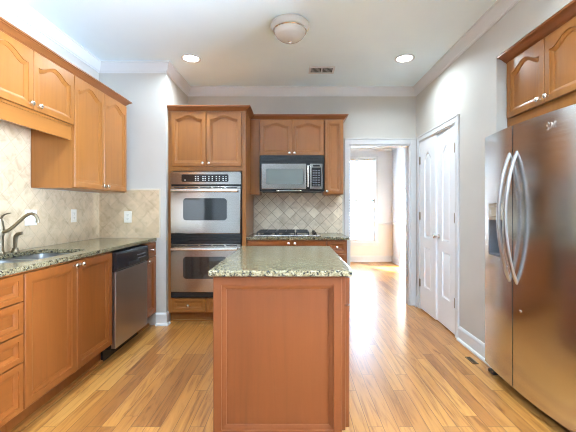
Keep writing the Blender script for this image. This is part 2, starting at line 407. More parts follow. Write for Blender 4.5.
# roller shades added unseen over two windows to dim their daylight
def shade_mat():
    m, nt, p = mat('added_roller_shade'); nt.nodes.remove(p); out = nt.nodes['Material Output']
    d = N(nt, 'ShaderNodeBsdfDiffuse'); d.inputs[0].default_value = (.8, .8, .78, 1); t = N(nt, 'ShaderNodeBsdfTranslucent'); t.inputs[0].default_value = (.05, .053, .055, 1)
    a = N(nt, 'ShaderNodeAddShader'); L(nt, d.outputs[0], a.inputs[0]); L(nt, t.outputs[0], a.inputs[1]); L(nt, a.outputs[0], out.inputs[0]); return m
M['roller'] = shade_mat()
def added_roller_shade(label, a, c, y, z0, z1):
    t = Thing('added_roller_shade', label, 'added window shade', (a+c)/2, y, z0); h = (c-a)/2
    t.part('fabric', MB().box(-h, h, -.002, .002, z0+.02, z1-.03), 'roller')
    t.part('roller_tube', MB().cyl((-h, 0, z1-.015), (h, 0, z1-.015), .02), 'linen')
    t.part('hem_bar', MB().box(-h, h, -.006, .006, z0+.002, z0+.022), 'linen')
added_roller_shade('added roller shade, unseen, dimming the window behind the camera', REAR_WINDOWS[0][0], REAR_WINDOWS[0][1], RY+.045, .26, 2.34)
added_roller_shade('added roller shade dimming the added far room window, both unseen', HX0-.02, HX1+.02, FY1-.045, WZ0-.01, WZ1+.02)

# horizontal blind in the far window
t = Thing('window_blind', 'white horizontal slat blind lowered over the far room window', 'blind', 0, FY1+.030, WZ0+.01)
t.part('headrail', MB().box(WX0+.015, WX1-.015, -.02, .02, WZ1-.05, WZ1-.005, .003), 'linen')
b = MB(); z = WZ0+.06
while z < WZ1-.06:
    c, s_ = .024*math.cos(.64), .024*math.sin(.64)
    b.prism([(WX0+.02, z), (WX1-.02, z), (WX1-.02, z+.001), (WX0+.02, z+.001)], -.0005, .0005)
    b.rings([[(x, -c, z-s_), (x, c, z+s_), (x, c-.0005, z+s_+.0016), (x, -c-.0005, z-s_+.0016)] for x in (WX0+.02, WX1-.02)]); z += .036
t.part('slats', b, 'linen')
t.part('bottom_rail', MB().box(WX0+.02, WX1-.02, -.014, .014, WZ0+.012, WZ0+.035, .003), 'linen')
b = MB()
for x in (WX0+.15, WX1-.15):
    b.cyl((x, -.015, WZ0+.03), (x, -.015, WZ1-.04), .0012, 6)
t.part('ladder_cord', b, 'linen')

# room crown, baseboards, casings, chair rail
CR = [(0, HC-.105), (.006, HC-.105), (.010, HC-.095), (.018, HC-.090), (.026, HC-.072), (.036, HC-.046), (.046, HC-.024), (.050, HC-.014), (.056, HC-.012), (.057, HC), (0, HC)]
struct('trim_1', MB().sweep([(XL, -.6), (XL, YJ), (XJ, YJ), (XJ, YB), (XR, YB), (XR, -.6)], CR), 'trim')
FCR = [(o*1.3, HC-(HC-z)*1.9) for o, z in CR]
struct('trim_2', MB().sweep([(FX0, FY0), (FX0, FY1), (FX1, FY1), (FX1, FY0)], FCR), 'trim')
BB = [(0, 0), (.032, 0), (.031, .010), (.025, .018), (.014, .022), (.014, .108), (.011, .118), (.005, .128), (0, .130)]
struct('baseboard_left', MB().sweep([(-1.438, YJ), (XJ, YJ), (XJ, 3.612)], BB), 'trim')
struct('baseboard_right', MB().sweep([(XR, PY0-.062), (XR, AY1), (XR+.14, AY1)], BB), 'trim')
struct('baseboard_corner', MB().sweep([(XR, YB), (XR, PY1+.062)], BB), 'trim')
struct('baseboard_far', MB().sweep([(FX0, FY0), (FX0, FY1), (FX1, FY1), (FX1, FY0)], [(o, z*1.06) for o, z in BB]), 'trim')
CRL = [(0, .850), (.012, .855), (.020, .875), (.028, .890), (.026, .905), (0, .908)]
struct('trim_3', MB().sweep([(WX1+.07, FY1), (FX1, FY1), (FX1, FY0)], CRL), 'trim')
# kitchen doorway casing and jamb lining
b = MB(); cw = .058; y0, y1 = YB-.018, YB-.0005
b.box(DX0-cw, DX0, y0, y1, 0, DZ+.07, .004).box(DX1, XR-.002, y0, y1, 0, DZ+.07, .004).box(DX0, DX1, y0, y1, DZ, DZ+.07, .004)
b.box(DX0-cw, DX0, y0-.006, y1, DZ+.058, DZ+.072, .003).box(DX0-cw, XR-.002, y0-.006, y1, DZ+.062, DZ+.074, .003)
b.box(DX0-.001, DX0+.016, YB-.004, FY0+.004, 0, DZ).box(DX1-.016, DX1+.001, YB-.004, FY0+.004, 0, DZ).box(DX0, DX1, YB-.004, FY0+.004, DZ-.016, DZ+.001)
b.box(DX0-cw, DX0, FY0, FY0+.018, 0, DZ+.07).box(DX1, DX1+cw, FY0, FY0+.018, 0, DZ+.07).box(DX0, DX1, FY0, FY0+.018, DZ, DZ+.07)
struct('trim_4', b, 'trim')
# pantry casing
b = MB(); x0, x1 = XR-.018, XR
b.box(x0, x1, PY0-.06, PY0, 0, PZ+.062, .004).box(x0, x1, PY1, PY1+.06, 0, PZ+.062, .004).box(x0, x1, PY0, PY1, PZ, PZ+.062, .004)
b.box(x0-.006, x1, PY0-.062, PY1+.062, PZ+.05, PZ+.064, .003)
b.box(XR-.003, XR+.14, PY0-.001, PY0+.012, 0, PZ).box(XR-.003, XR+.14, PY1-.012, PY1+.001, 0, PZ).box(XR-.003, XR+.14, PY0, PY1, PZ-.012, PZ+.001)
struct('trim_5', b, 'trim')

# ------------------------------------------------------------------ pantry doors
def pantry_leaf(name, w, label):
    """local: hinge at x=0, leaf to x=w, front at y=0 facing -y"""
    root = bpy.data.objects.new(name, None); COL.objects.link(root); root['kind'] = 'structure'
    root['label'] = label
    h0, h1 = .014, 2.02; st = .125
    b = MB()
    def ring(x0, x1, z0, z1, arch, d, yy, NA=15):
        def sh(q): return max(0, 1-abs(2*q-1)/.86)**.8 if arch else 1
        top = [(x1-d+(x0+2*d-x1)*i/(NA-1), yy, z1-d-arch*(1-sh(i/(NA-1)))) for i in range(NA)]
        return [(x0+d, yy, z0+d), (x1-d, yy, z0+d)]+top
    # frame faces around two recessed panels
    P = [(st, w-st, .30, .77, 0), (st, w-st, .885, 1.875, .070)]
    bm = b.bm
    for (x0, x1, z0, z1, a) in P:
        b.rings([ring(x0, x1, z0, z1, a, d, yy) for d, yy in ((0, 0), (.002, .011), (.008, .014), (.017, .014), (.020, .009), (.036, .004), (.038, .0035))], cap0=False)
    # flat frame (two cells, each with a hole)
    def cell(z0, z1, p):
        x0, x1, a0, a1, a = p; R = ring(x0, x1, a0, a1, a, 0, 0); n = len(R)-2
        O = [(0, 0, z0), (w, 0, z0)]
        for i, q in enumerate(R[2:]): O.append((w if i == 0 else 0 if i == n-1 else q[0], 0, z1))
        b.rings([O, R], cap0=False, cap1=False)
    cell(h0, .83, P[0]); cell(.83, h1, P[1])
    bmesh.ops.remove_doubles(bm, verts=bm.verts, dist=1e-5)
    # sides and back
    T = .035; pts = [(0, h0), (w, h0), (w, h1), (0, h1)]
    b.rings([[(x, 0, z) for x, z in pts], [(x, T, z) for x, z in pts]], cap0=False)
    b.build('leaf', 'doorwhite', root)
    return root
def hinges(root, xs, y=-.004):
    for z in (.32, 1.13, 1.80):
        MB().box(xs-.010, xs+.012, y-.001, y+.004, z-.045, z+.045, .001).cyl((xs, y-.004, z-.047), (xs, y-.004, z+.047), .0055, 10).build('hinge', 'pewter', root)
LW = (PY1-PY0-.03)/2
# rot RR: local +x runs towards the camera. far leaf hinged at its far edge
far = pantry_leaf('door_1', LW, 'white panelled pantry door leaf next to the back wall, shut'); far.location = (XR-.004, PY1-.013, 0); far.rotation_euler = (0, 0, RR); hinges(far, .0)
near = pantry_leaf('door_2', LW, 'white panelled pantry door leaf nearer the refrigerator, slightly ajar')
# near leaf is hinged at its near edge: place a pivot there and swing it a little open
near.rotation_euler = (0, 0, RR-math.radians(2.2))
c, s_ = math.cos(near.rotation_euler.z), math.sin(near.rotation_euler.z)
near.location = (XR-.004-c*LW, PY0+.013-s_*LW, 0); hinges(near, LW)
MB().lathe([(.024, 0), (.024, .005), (.009, .008), (.008, .030), (.020, .036), (.026, .046), (.024, .058), (.012, .064)], (.05, 0, .925), (0, -1, 0), 20).build('door_knob', 'nickel', near)

# ------------------------------------------------------------------ backsplash tiles
TT = .010
b = MB().box(XL, XL+TT, 1.3, YJ, .915, 1.377).box(XL, XL+TT, 1.3, 2.62, 1.377, 1.845)
struct('trim_6', b, 'tilepale')
struct('trim_7', MB().box(XL+TT, -1.41, YJ-TT, YJ, .915, 1.41), 'tilepale')
struct('trim_8', MB().box(-1.41, -1.394, YJ-TT-.002, YJ, .915, 1.426, .003).box(-1.71, -1.41, YJ-TT-.002, YJ, 1.41, 1.426, .003), plain('edge_tile', (.66, .59, .47), .45))
struct('trim_9', MB().box(-.508, .610, YB-TT, YB, .915, 1.84), 'tile')

# ------------------------------------------------------------------ left base run (faces +x): local x = world y - y0, front plane at world x = -1.455
FXL = -1.455; DL = abs(XL-FXL)-.002
def left_unit(name, label, y0, y1, group=None, hollow=False, cat='cabinet'):
    t = Thing(name, label, cat, FXL, y0, 0, RL, group); w = y1-y0; b = MB()
    if hollow:
        b.box(0, .018, .02, DL, .135, .883).box(w-.018, w, .02, DL, .135, .883).box(.018, w-.018, .02, DL, .135, .15).box(.018, w-.018, DL-.01, DL, .123, .883)
        b.box(0, w, 0, .02, .845, .883).box(0, .03, 0, .02, .135, .845).box(w-.03, w, 0, .02, .135, .845).box(.03, w-.03, 0, .02, .135, .16).box(w/2-.02, w/2+.02, 0, .02, .15, .845)
        b.box(.001, w-.001, .078, .095, .0, .135)
    else:
        b.box(0, w, 0, DL, .135, .883).box(.001, w-.001, .078, DL, .0, .135)
    t.part('body', b, 'base')
    t.part('toe_moulding', MB().prism([(0, 0), (w, 0), (w, .020), (0, .020)], .055, .078), 'woodh')
    return t, w
# drawer bank
t, w = left_unit('drawer_base_cabinet', 'maple base cabinet of four stacked drawers left of the sink doors', 1.36, 1.810)
for z0, z1 in ((.730, .872), (.561, .724), (.408, .555), (.148, .402)):
    d = t.door(.006, w-.004, z0, z1, (w/2, (z0+z1)/2), 'baseh', 'drawer', rail=.03)
# sink base
t, w = left_unit('sink_base_cabinet', 'two door maple base cabinet under the sink, left of the dishwasher', 1.811, 2.690, hollow=True)
t.door(.004, w/2-.002, .148, .872, (w/2-.035, .845), 'base', rail=.046)
t.door(w/2+.002, w-.004, .148, .872, (w/2+.035, .845), 'base', rail=.046)
# narrow cabinet beyond the dishwasher
t, w = left_unit('narrow_base_cabinet', 'narrow maple base cabinet between the dishwasher and the wall corner', 3.292, 3.552)
t.door(.004, w-.012, .735, .872, (w/2, .803), 'baseh', 'drawer', rail=.03)
t.door(.004, w-.012, .148, .729, (.035, .70), 'base', rail=.05)

# dishwasher
t = Thing('dishwasher', 'stainless dishwasher with black control panel in the left run', 'dishwasher', FXL, 2.693, 0, RL); w = .596
t.part('tub', MB().box(.004, w-.004, .0, DL-.02, .10, .87), 'matteblack')
t.part('door', MB().box(.006, w-.006, -.040, -.001, .105, .712, .006), 'dwsteel')
cp = MB().rings([[(x, y, z) for y, z in ((-.001, .712), (-.034, .712), (-.050, .730), (-.052, .745), (-.046, .856), (-.040, .866), (-.001, .868))] for x in (.004, w-.004)])
cp = t.part('control_panel', cp, 'black')
t.part('latch_pocket', MB().box(.20, .40, -.056, -.049, .735, .765, .004), 'matteblack', cp)
b = MB()
for i in range(6): t.part('button', MB().box(.36+.03*i, .378+.03*i, -.0525, -.047, .800, .808), 'grey', cp)
for i in range(5): t.part('button', MB().box(.36+.036*i, .384+.036*i, -.0540, -.049, .772, .778), 'grey', cp)
t.part('toe_kick', MB().box(.006, w-.006, .060, .078, .003, .098), 'matteblack')

# ------------------------------------------------------------------ left countertop with sink cut-out
SY, SXC = 2.23, -1.722
def rrect(cx, cy, hx, hy, r, z, n=8):
    pts = []
    for (sx, sy, a0) in ((1, 1, 0), (-1, 1, PI/2), (-1, -1, PI), (1, -1, 3*PI/2)):
        for i in range(n+1):
            a = a0+PI/2*i/n; pts.append((cx+sx*(hx-r)+r*math.cos(a), cy+sy*(hy-r)+r*math.sin(a), z))
    return pts
def slab(outer, holes, z0, z1, bev=.004):
    b = MB(); bm = b.bm; ed = []
    for loop in [outer]+holes:
        vs = [bm.verts.new((p[0], p[1], z0)) for p in loop]
        ed += [bm.edges.new((vs[i], vs[(i+1) % len(vs)])) for i in range(len(vs))]
    bmesh.ops.triangle_fill(bm, use_beauty=True, use_dissolve=False, edges=ed)
    r = bmesh.ops.extrude_face_region(bm, geom=list(bm.faces))
    bmesh.ops.translate(bm, verts=[v for v in r['geom'] if isinstance(v, bmesh.types.BMVert)], vec=(0, 0, z1-z0))
    bmesh.ops.recalc_face_normals(bm, faces=bm.faces)
    es = [e for e in bm.edges if len(e.link_faces) == 2 and e.calc_face_angle(0) > .6]
    if bev: bmesh.ops.bevel(bm, geom=es, offset=bev, segments=2, profile=.5, affect='EDGES')
    return b
CT0, CT1 = .885, .915
o = slab([(XL+TT+.001, 1.34), (-1.43, 1.34), (-1.43, YJ-TT-.003), (XL+TT+.001, YJ-TT-.003)], [rrect(SXC, SY, .19, .33, .10, 0)], CT0, CT1).build('countertop', 'granite')
tag(o, 'long speckled granite countertop along the left wall, holding the sink', 'countertop')
# sink (two bowls hung under the counter)
t = Thing('kitchen_sink', 'stainless double bowl sink set under the left granite counter', 'sink', SXC, SY, .70)
b = slab(rrect(0, 0, .215, .355, .11, 0), [rrect(0, .167, .17, .148, .08, 0), rrect(0, -.167, .17, .148, .08, 0)], .879, .8845, 0)
t.part('rim', b, 'sinksteel')
for cy in (.167, -.167):
    rr = [rrect(0, cy, .17-.5*i*.004, .148-.5*i*.004, .08, .884-i*.026) for i in range(6)]
    rr += [rrect(0, cy, .150, .128, .07, .728), rrect(0, cy, .10, .09, .05, .722)]
    rr2 = [[(x*1.012, (y-cy)*1.012+cy, z-.001) for x, y, z in r] for r in rr][::-1]
    bw = t.part('bowl', MB().rings(rr, cap0=False), 'sinksteel')
    t.part('drain', MB().lathe([(.045, .7225), (.042, .7255), (.034, .7245), (.02, .7225)], (0, cy, 0), n=20), 'pewter', bw)
# faucet
FX, FY = -1.965, 2.272
t = Thing('faucet', 'pewter kitchen faucet with a long curved spout behind the sink', 'faucet', FX, FY, CT1)
t.part('body', MB().lathe([(.030, .9155), (.030, .922), (.024, .930), (.021, .950), (.021, 1.03), (.025, 1.045), (.026, 1.085), (.022, 1.11), (.019, 1.135), (.012, 1.150)], (0, 0, 0), n=20), 'pewter')
sp = [(.018, 0, 1.062), (.05, 0, 1.070), (.09, 0, 1.098), (.13, 0, 1.135), (.165, 0, 1.165), (.190, 0, 1.182), (.214, 0, 1.185), (.236, 0, 1.176), (.249, 0, 1.157), (.253, 0, 1.138)]
sp_o = t.part('spout', MB().tube(sp, [.012, .0115, .011, .0105, .010, .010, .010, .010, .010, .011], up=(0, 1, 0), n=14), 'pewter')
t.part('aerator', MB().cyl((.2535, 0, 1.126), (.253, 0, 1.140), .0125), 'pewter', sp_o)
t.part('lever', MB().tube([(0, 0, 1.142), (.012, .004, 1.168), (.026, .009, 1.180), (.042, .014, 1.187), (.058, .018, 1.189)], [.009, .0075, .006, .0065, .007], [.007, .006, .0045, .004, .004], up=(0, 1, 0)), 'pewter')
t = Thing('side_sprayer', 'pewter pull out side sprayer beside the faucet', 'sprayer', -1.955, 2.385, CT1)
t.part('base_collar', MB().lathe([(.026, .9155), (.026, .922), (.019, .932), (.017, .945)], (0, 0, 0), n=18), 'pewter')
t.part('sprayer_head', MB().tube([(0, 0, .944), (0, 0, .975), (.001, 0, 1.005), (.006, 0, 1.026), (.018, 0, 1.040), (.034, 0, 1.046), (.046, 0, 1.046)], [.011, .0125, .013, .0145, .014, .011, .0125], up=(0, 1, 0), n=14), 'pewter')

# outlets and switches (plate faces -y locally)
def plate(name, label, cat, x, y, z, rot, w, h, kind, group=None):
    t = Thing(name, label, cat, x, y, z, rot, group)
    t.part('cover_plate', MB().box(-w/2, w/2, -.006, 0, z-h/2, z+h/2, .003), 'plastic')
    if kind == 'switch2':
        for cx in (-.023, .023):
            t.part('toggle_switch', MB().box(cx-.005, cx+.005, -.016, -.004, z-.003, z+.014, .002).box(cx-.008, cx+.008, -.0072, -.004, z-.016, z+.018, .001), 'plastic')
    else:
        for dz in (-.021, .021):
            s = t.part('socket', MB().box(-.016, .016, -.0085, -.004, z+dz-.014, z+dz+.014, .004), 'plastic')
            t.part('slots', MB().box(-.008, -.005, -.0092, -.006, z+dz-.002, z+dz+.008).box(.005, .008, -.0092, -.006, z+dz-.002, z+dz+.008).box(-.002, .002, -.0092, -.006, z+dz-.010, z+dz-.006), 'slot', s)
        t.part('screw', MB().lathe([(.003, 0), (.002, .001)], (0, -.006, z), (0, -1, 0), 10), 'nickel')
plate('light_switch', 'white double switch plate on the tiles behind the faucet spout', 'light switch', XL+TT, 2.62, 1.150, RL, .118, .120, 'switch2')
plate('power_outlet', 'white outlet on the left wall tiles between faucet and corner', 'outlet', XL+TT, 3.13, 1.153, RL, .074, .118, 'outlet')
plate('power_outlet', 'white outlet on the tiled wall facing the room, above the dishwasher end', 'outlet', -1.731, YJ-TT, 1.132, 0, .078, .120, 'outlet')

# ------------------------------------------------------------------ left wall cabinets (face x = -1.71)
UX = -1.71; UD = abs(XL-UX)-.002
def upper(name, label, x, y, rot, w, d, z0, z1, mat_='wood'):
    t = Thing(name, label, 'cabinet', x, y, z0, rot)
    t.part('body', MB().box(0, w, 0, d, z0, z1, .0015), mat_); return t
t = Thing('wall_cabinet', 'short two door maple wall cabinet above the sink with arched panels', 'cabinet', UX, 1.800, 1.845, RL); w = .818
t.part('body', MB().box(0, w, 0, UD-TT, 1.845, 2.255, .0015), 'wood')
t.part('valance', MB().box(.001, w-.001, .004, .024, 1.745, 1.8449, .001), 'woodh')
t.door(.004, w/2-.002, 1.862, 2.246, (w/2-.035, 1.893), arch=.055, rail=.040)
t.door(w/2+.002, w-.004, 1.862, 2.246, (w/2+.035, 1.893), arch=.055, rail=.040)
t = upper('wall_cabinet', 'tall two door maple wall cabinet at the end of the left wall', UX, 2.62, RL, .82, UD-TT-.001, 1.380, 2.255); w = .82
t.door(.004, w/2-.002, 1.388, 2.246, (w/2-.033, 1.418), arch=.055, rail=.040)
t.door(w/2+.002, w-.006, 1.388, 2.246, (w/2+.033, 1.418), arch=.055, rail=.040)
t = upper('wall_cabinet', 'tall two door maple wall cabinet left of the sink cabinet, out of frame', UX, .98, RL, .818, UD-TT-.001, 1.380, 2.255); w = .818
t.door(.004, w/2-.002, 1.388, 2.246, (w/2-.033, 1.418), arch=.055, rail=.040)
t.door(w/2+.002, w-.006, 1.388, 2.246, (w/2+.033, 1.418), arch=.055, rail=.040)
CC = [(0, 2.2555), (.004, 2.2555), (.007, 2.262), (.012, 2.264), (.020, 2.275), (.034, 2.287), (.040, 2.289), (.041, 2.294), (.050, 2.296), (.050, 2.306), (0, 2.306)]
o = MB().sweep([(UX, .98), (UX, 3.44), (XL+.001, 3.44)], CC).build('cabinet_moulding', 'crown')
tag(o, 'stained crown moulding along the top of the left wall cabinets', 'moulding')

# ------------------------------------------------------------------ oven tower
TX0, TX1, TY = XJ+.003, -.511, 3.617; TD = YB-TY-.002
t = Thing('oven_cabinet', 'tall maple cabinet built round the stainless double oven', 'cabinet', TX0, TY); w = TX1-TX0
b = MB().box(0, .030, 0, TD, .11, 2.255).box(w-.040, w, 0, TD, .11, 2.255).box(.030, w-.040, TD-.02, TD, .11, 2.255)
b.box(.030, w-.040, 0, TD-.02, 1.618, 2.255).box(.030, w-.040, 0, TD-.02, .11, .270).box(.0, w, .075, TD, 0, .11)
t.part('body', b, 'wood')
xs = [(v-294)/94-TX0 for v in (171.8, 206.3, 206.8, 241.8)]
t.door(xs[0], xs[1], 1.668, 2.246, (xs[1]-.03, 1.698), arch=.042, rail=.038)
t.door(xs[2], xs[3], 1.668, 2.246, (xs[2]+.03, 1.698), arch=.042, rail=.038)
t.door(xs[0], xs[1]-.004, .122, .268, ((xs[0]+xs[1])/2, .195), 'woodh', 'drawer', rail=.03)
t.door(xs[2]+.012, xs[3], .122, .268, ((xs[2]+xs[3])/2, .195), 'woodh', 'drawer', rail=.03)
t.part('toe_moulding', MB().box(.025, w, .057, .0745, 0, .02, .003), 'woodh')

OX0, OX1 = (171.8-294)/94, (241.6-294)/94; ow = OX1-OX0
t = Thing('double_oven', 'stainless double wall oven with black control display', 'oven', OX0, TY-.002, .275)
def oz(v): return CH+(208.5-v)/94
t.part('case', MB().box(.012, ow-.012, .0, .56, .278, 1.612), 'matteblack')
t.part('frame', MB().box(0, ow, -.018, -.001, oz(297), oz(173), .003), 'black')
# control panel with curved top corners
pts = []
for cx, a0 in ((ow-.028, 0), (.028, PI/2)):
    for i in range(7):
        a = a0+PI/2*i/6; pts.append((cx+.028*math.cos(a), oz(172.3)-.028+.028*math.sin(a)))
pts = [(0, oz(184.6)), (ow, oz(184.6))]+pts
cp = t.part('control_panel', MB().prism(pts, -.045, -.018), 'steel')
dx = lambda v: (v-294)/94-OX0
b = MB(); P = rrect((dx(183)+dx(229.3))/2, (oz(174.8)+oz(182.2))/2, (dx(229.3)-dx(183))/2, (oz(174.8)-oz(182.2))/2, .014, 0)
b.rings([[(x, -.047, y) for x, y, _ in P], [(x, -.044, y) for x, y, _ in P]])
dsp = t.part('display', b, 'black', cp)
t.part('key', MB().box(dx(186.5)-.004, dx(186.5)+.004, -.0478, -.0465, oz(181), oz(180)), 'legend', cp)
for x in (197, 199.5, 204.2, 206.5, 210, 213.5, 217.5, 220.5, 224.2, 227):
    for v in (176.6, 178.4, 180.2):
        t.part('key', MB().box(dx(x)-.007, dx(x)+.006, -.0478, -.0465, oz(v+.7), oz(v)), 'legend', cp)
def oven_door(v0, v1, w0, w1):
    z0, z1 = oz(v1), oz(v0)
    d = MB(); d.box(0.004, ow-.004, -.050, -.019, z0, z1-.030, .005); dd = t.part('oven_door', d, 'steel')
    b = MB().box(.004, ow-.004, -.040, -.019, z1-.028, z1-.002, .002); vt = t.part('vent_trim', b, 'steel', dd)
    b = MB()
    for i in range(5): b.box(.03+i*(ow-.06)/5+.01, .03+(i+1)*(ow-.06)/5-.01, -.0415, -.0395, z1-.020, z1-.010)
    t.part('vent_slots', b, 'matteblack', dd)
    cx, cz, hx, hz = ow*.494, (oz(w0)+oz(w1))/2, (dx(228.3)-dx(185.2))/2, (oz(w0)-oz(w1))/2
    P = rrect(cx, cz, hx, hz, .035, 0); P2 = rrect(cx, cz, hx+.008, hz+.008, .042, 0)
    t.part('door_window', MB().rings([[(x, -.0525, y) for x, y, _ in P], [(x, -.049, y) for x, y, _ in P]]), 'darkglass', dd)
    bb = MB(); bb.rings([[(x, -.0515, y) for x, y, _ in P2], [(x, -.0485, y) for x, y, _ in P2]]); t.part('window_bezel', bb, 'steel', dd)
    hz_ = z1-.050; hp = []
    for i in range(13):
        q = i/12; hp.append((dx(174)+q*(dx(238.5)-dx(174)), -.092-.012*math.sin(PI*q), hz_))
    h = MB().tube(hp, .0135, .010, up=(0, 0, 1))
    for x in (dx(177), dx(235)): h.cyl((x, -.049, hz_), (x, -.094, hz_), .010, 12)
    t.part('handle', h, 'nickel', dd)
oven_door(186.4, 233.2, 198.3, 220.2)
oven_door(243.6, 291, 256, 277.8)
b = MB()
for k in range(3): b.box(.002, ow-.002, -.034, -.018, oz(243.2)+.034*k, oz(243.2)+.034*k+.030, .004)
t.part('vent_grille', b, 'black')
t.part('bottom_vent', MB().box(.002, ow-.002, -.030, -.018, oz(296.8), oz(291.5), .003), 'black')

# ------------------------------------------------------------------ back wall upper run
UY = 3.96; BD = YB-UY-.002
t = upper('filler_panel', 'narrow maple filler panel between oven tower and microwave', TX1+.001, UY, 0, .108, BD-TT, 1.383, 2.255)
MX0, MX1 = -.401, .353
t = upper('wall_cabinet', 'small two door maple cabinet directly above the microwave', MX0, UY, 0, MX1-MX0, BD-TT, 1.830, 2.255); w = MX1-MX0; mid = -.023-MX0
t.door(.004, mid-.002, 1.836, 2.246, (mid-.03, 1.862), arch=.036, rail=.036)
t.door(mid+.002, w-.004, 1.836, 2.246, (mid+.03, 1.862), arch=.036, rail=.036)
t = upper('wall_cabinet', 'narrow single door maple cabinet right of the microwave', MX1+.001, UY, 0, .222, BD-TT, 1.383, 2.255)
t.door(.004, .216, 1.390, 2.246, (.028, 1.42), rail=.042)
o = MB().sweep([(TX0, TY), (TX1, TY), (TX1, UY), (.577, UY), (.577, YB-.001)], CC).build('cabinet_moulding', 'crown')
tag(o, 'stained crown moulding stepping from oven tower across the microwave cabinets', 'moulding')

# microwave
t = Thing('microwave', 'stainless and black microwave mounted over the cooktop', 'microwave', 0, 3.89, 1.40)
m0, m1 = -.388, .346
t.part('case', MB().box(m0+.004, m1-.004, .0, .38, 1.418, 1.827), 'matteblack')
b = MB().box(m0, m1, -.020, -.001, 1.415, 1.827, .004)
for k in range(5): b.box(m0+.012, m1-.012, -.024, -.018, 1.738+k*.017, 1.747+k*.017, .002)
t.part('vent_grille', b, 'black')
d = t.part('door', MB().box(-.368, .138, -.040, -.021, 1.440, 1.728, .006), 'steel')
P = rrect(-.106, 1.585, .210, .086, .018, 0)
t.part('door_window', MB().rings([[(x, -.0415, y) for x, y, _ in P], [(x, -.039, y) for x, y, _ in P]]), 'microglass', d)
t.part('handle', MB().tube([(.158, -.021, 1.455), (.158, -.055, 1.468), (.158, -.060, 1.50), (.158, -.060, 1.67), (.158, -.055, 1.70), (.158, -.021, 1.715)], .0095, up=(1, 0, 0)), 'nickel', d)
cp = t.part('control_panel', MB().box(.182, .324, -.036, -.021, 1.440, 1.728, .005), 'steel')
kp = t.part('keypad', MB().box(.200, .306, -.0375, -.034, 1.470, 1.685, .002), 'black', cp)
b = MB()
for r in range(7):
    for c_ in range(3): t.part('button', MB().box(.212+c_*.030, .212+c_*.030+.022, -.0382, -.037, 1.482+r*.027, 1.482+r*.027+.012), 'grey', cp)
t.part('display', MB().box(.215, .292, -.0375, -.034, 1.695, 1.716, .002), 'black', cp)
t.part('bottom_lip', MB().box(-.20, .09, -.030, -.019, 1.418, 1.428, .003), 'steel')

# ------------------------------------------------------------------ back base run
BY = 3.668; BX0, BX1 = TX1+.001, .572; BDD = YB-BY-.002
def back_unit(name, label, x0, x1):
    t = Thing(name, label, 'cabinet', x0, BY); w = x1-x0
    t.part('body', MB().box(0, w, 0, BDD, .105, .883).box(.001, w-.001, .075, BDD, 0, .105), 'base'); return t, w
t, w = back_unit('cooktop_base_cabinet', 'two door maple base cabinet under the gas cooktop', BX0, .350)
m_ = -.025-BX0
t.door(.02, m_-.002, .148, .872, (m_-.035, .845), 'base', rail=.046)
t.door(m_+.002, w-.004, .148, .872, (m_+.035, .845), 'base', rail=.046)
t, w = back_unit('drawer_base_cabinet', 'narrow maple drawer cabinet right of the cooktop, beside the doorway', .351, BX1)
for z0, z1 in ((.735, .872), (.56, .729), (.36, .554), (.148, .354)): t.door(.004, w-.006, z0, z1, (w/2, (z0+z1)/2), 'baseh', 'drawer', rail=.03)
o = slab([(BX0+.001, 3.637), (.588, 3.637), (.588, YB-TT-.001), (BX0+.001, YB-TT-.001)], [], CT0, CT1).build('countertop', 'granite')
tag(o, 'short speckled granite countertop on the back wall under the cooktop', 'countertop')
# cooktop
t = Thing('gas_cooktop', 'black and stainless gas cooktop with iron grates below the microwave', 'cooktop', -.070, 3.955, CT1)
t.part('base_plate', MB().box(-.365, .365, -.245, .245, CT1+.0005, CT1+.012, .005), 'steel')
for gx in (-.235, -.02):
    g = MB(); z = CT1+.048
    for x in (-.10, 0, .10): g.box(gx+x-.006, gx+x+.006, -.225, .225, z-.012, z, .003)
    for y in (-.219, -.11, 0, .11, .219): g.box(gx-.106, gx+.106, y-.006, y+.006, z-.012, z, .003)
    for x in (-.10, .10):
        for y in (-.219, .219): g.box(gx+x-.007, gx+x+.007, y-.007, y+.007, CT1+.012, z-.006, .002)
    t.part('grate', g, 'iron')
    for y in (-.11, .11):
        br = t.part('burner', MB().lathe([(.050, CT1+.0125), (.048, CT1+.020), (.036, CT1+.022), (.036, CT1+.027), (.030, CT1+.031)], (gx, y, 0), n=20), 'iron')
g = MB(); gx = .165; z = CT1+.048
for x in (-.065, .065): g.box(gx+x-.006, gx+x+.006, -.225, .225, z-.012, z, .003)
for y in (-.219, -.11, 0, .11, .219): g.box(gx-.071, gx+.071, y-.006, y+.006, z-.012, z, .003)
for x in (-.065, .065):
    for y in (-.219, .219): g.box(gx+x-.007, gx+x+.007, y-.007, y+.007, CT1+.012, z-.006, .002)
t.part('grate', g, 'iron')
for i, y in enumerate((-.18, -.09, 0, .09, .18)):
    t.part('control_knob', MB().lathe([(.022, CT1+.0125), (.021, CT1+.018), (.017, CT1+.020), (.015, CT1+.038), (.010, CT1+.040)], (.305, y, 0), n=18), 'black')

# ------------------------------------------------------------------ island
IY0, IY1 = 1.70, 2.735; IX0, IX1 = -.4025, .2425
t = Thing('island_cabinet', 'free standing maple island cabinet with a framed end panel', 'island', 0, IY0)
b = MB().box(IX0+.02, IX1+.010, .012, IY1-IY0, .0, .883).box(IX1-.06, IX1-.0, .02, IY1-IY0, .105, .883)
b = MB().box(IX0, IX1+.016, .010, IY1-IY0, .105, .883, .001).box(IX0, IX1-.05, .010, IY1-IY0, 0, .105)
t.part('body', b, 'island')
t.part('end_panel', MB().door(IX0, IX1-.003, .074, .880, rail=.042, y=.0095, t=.0195), 'island')
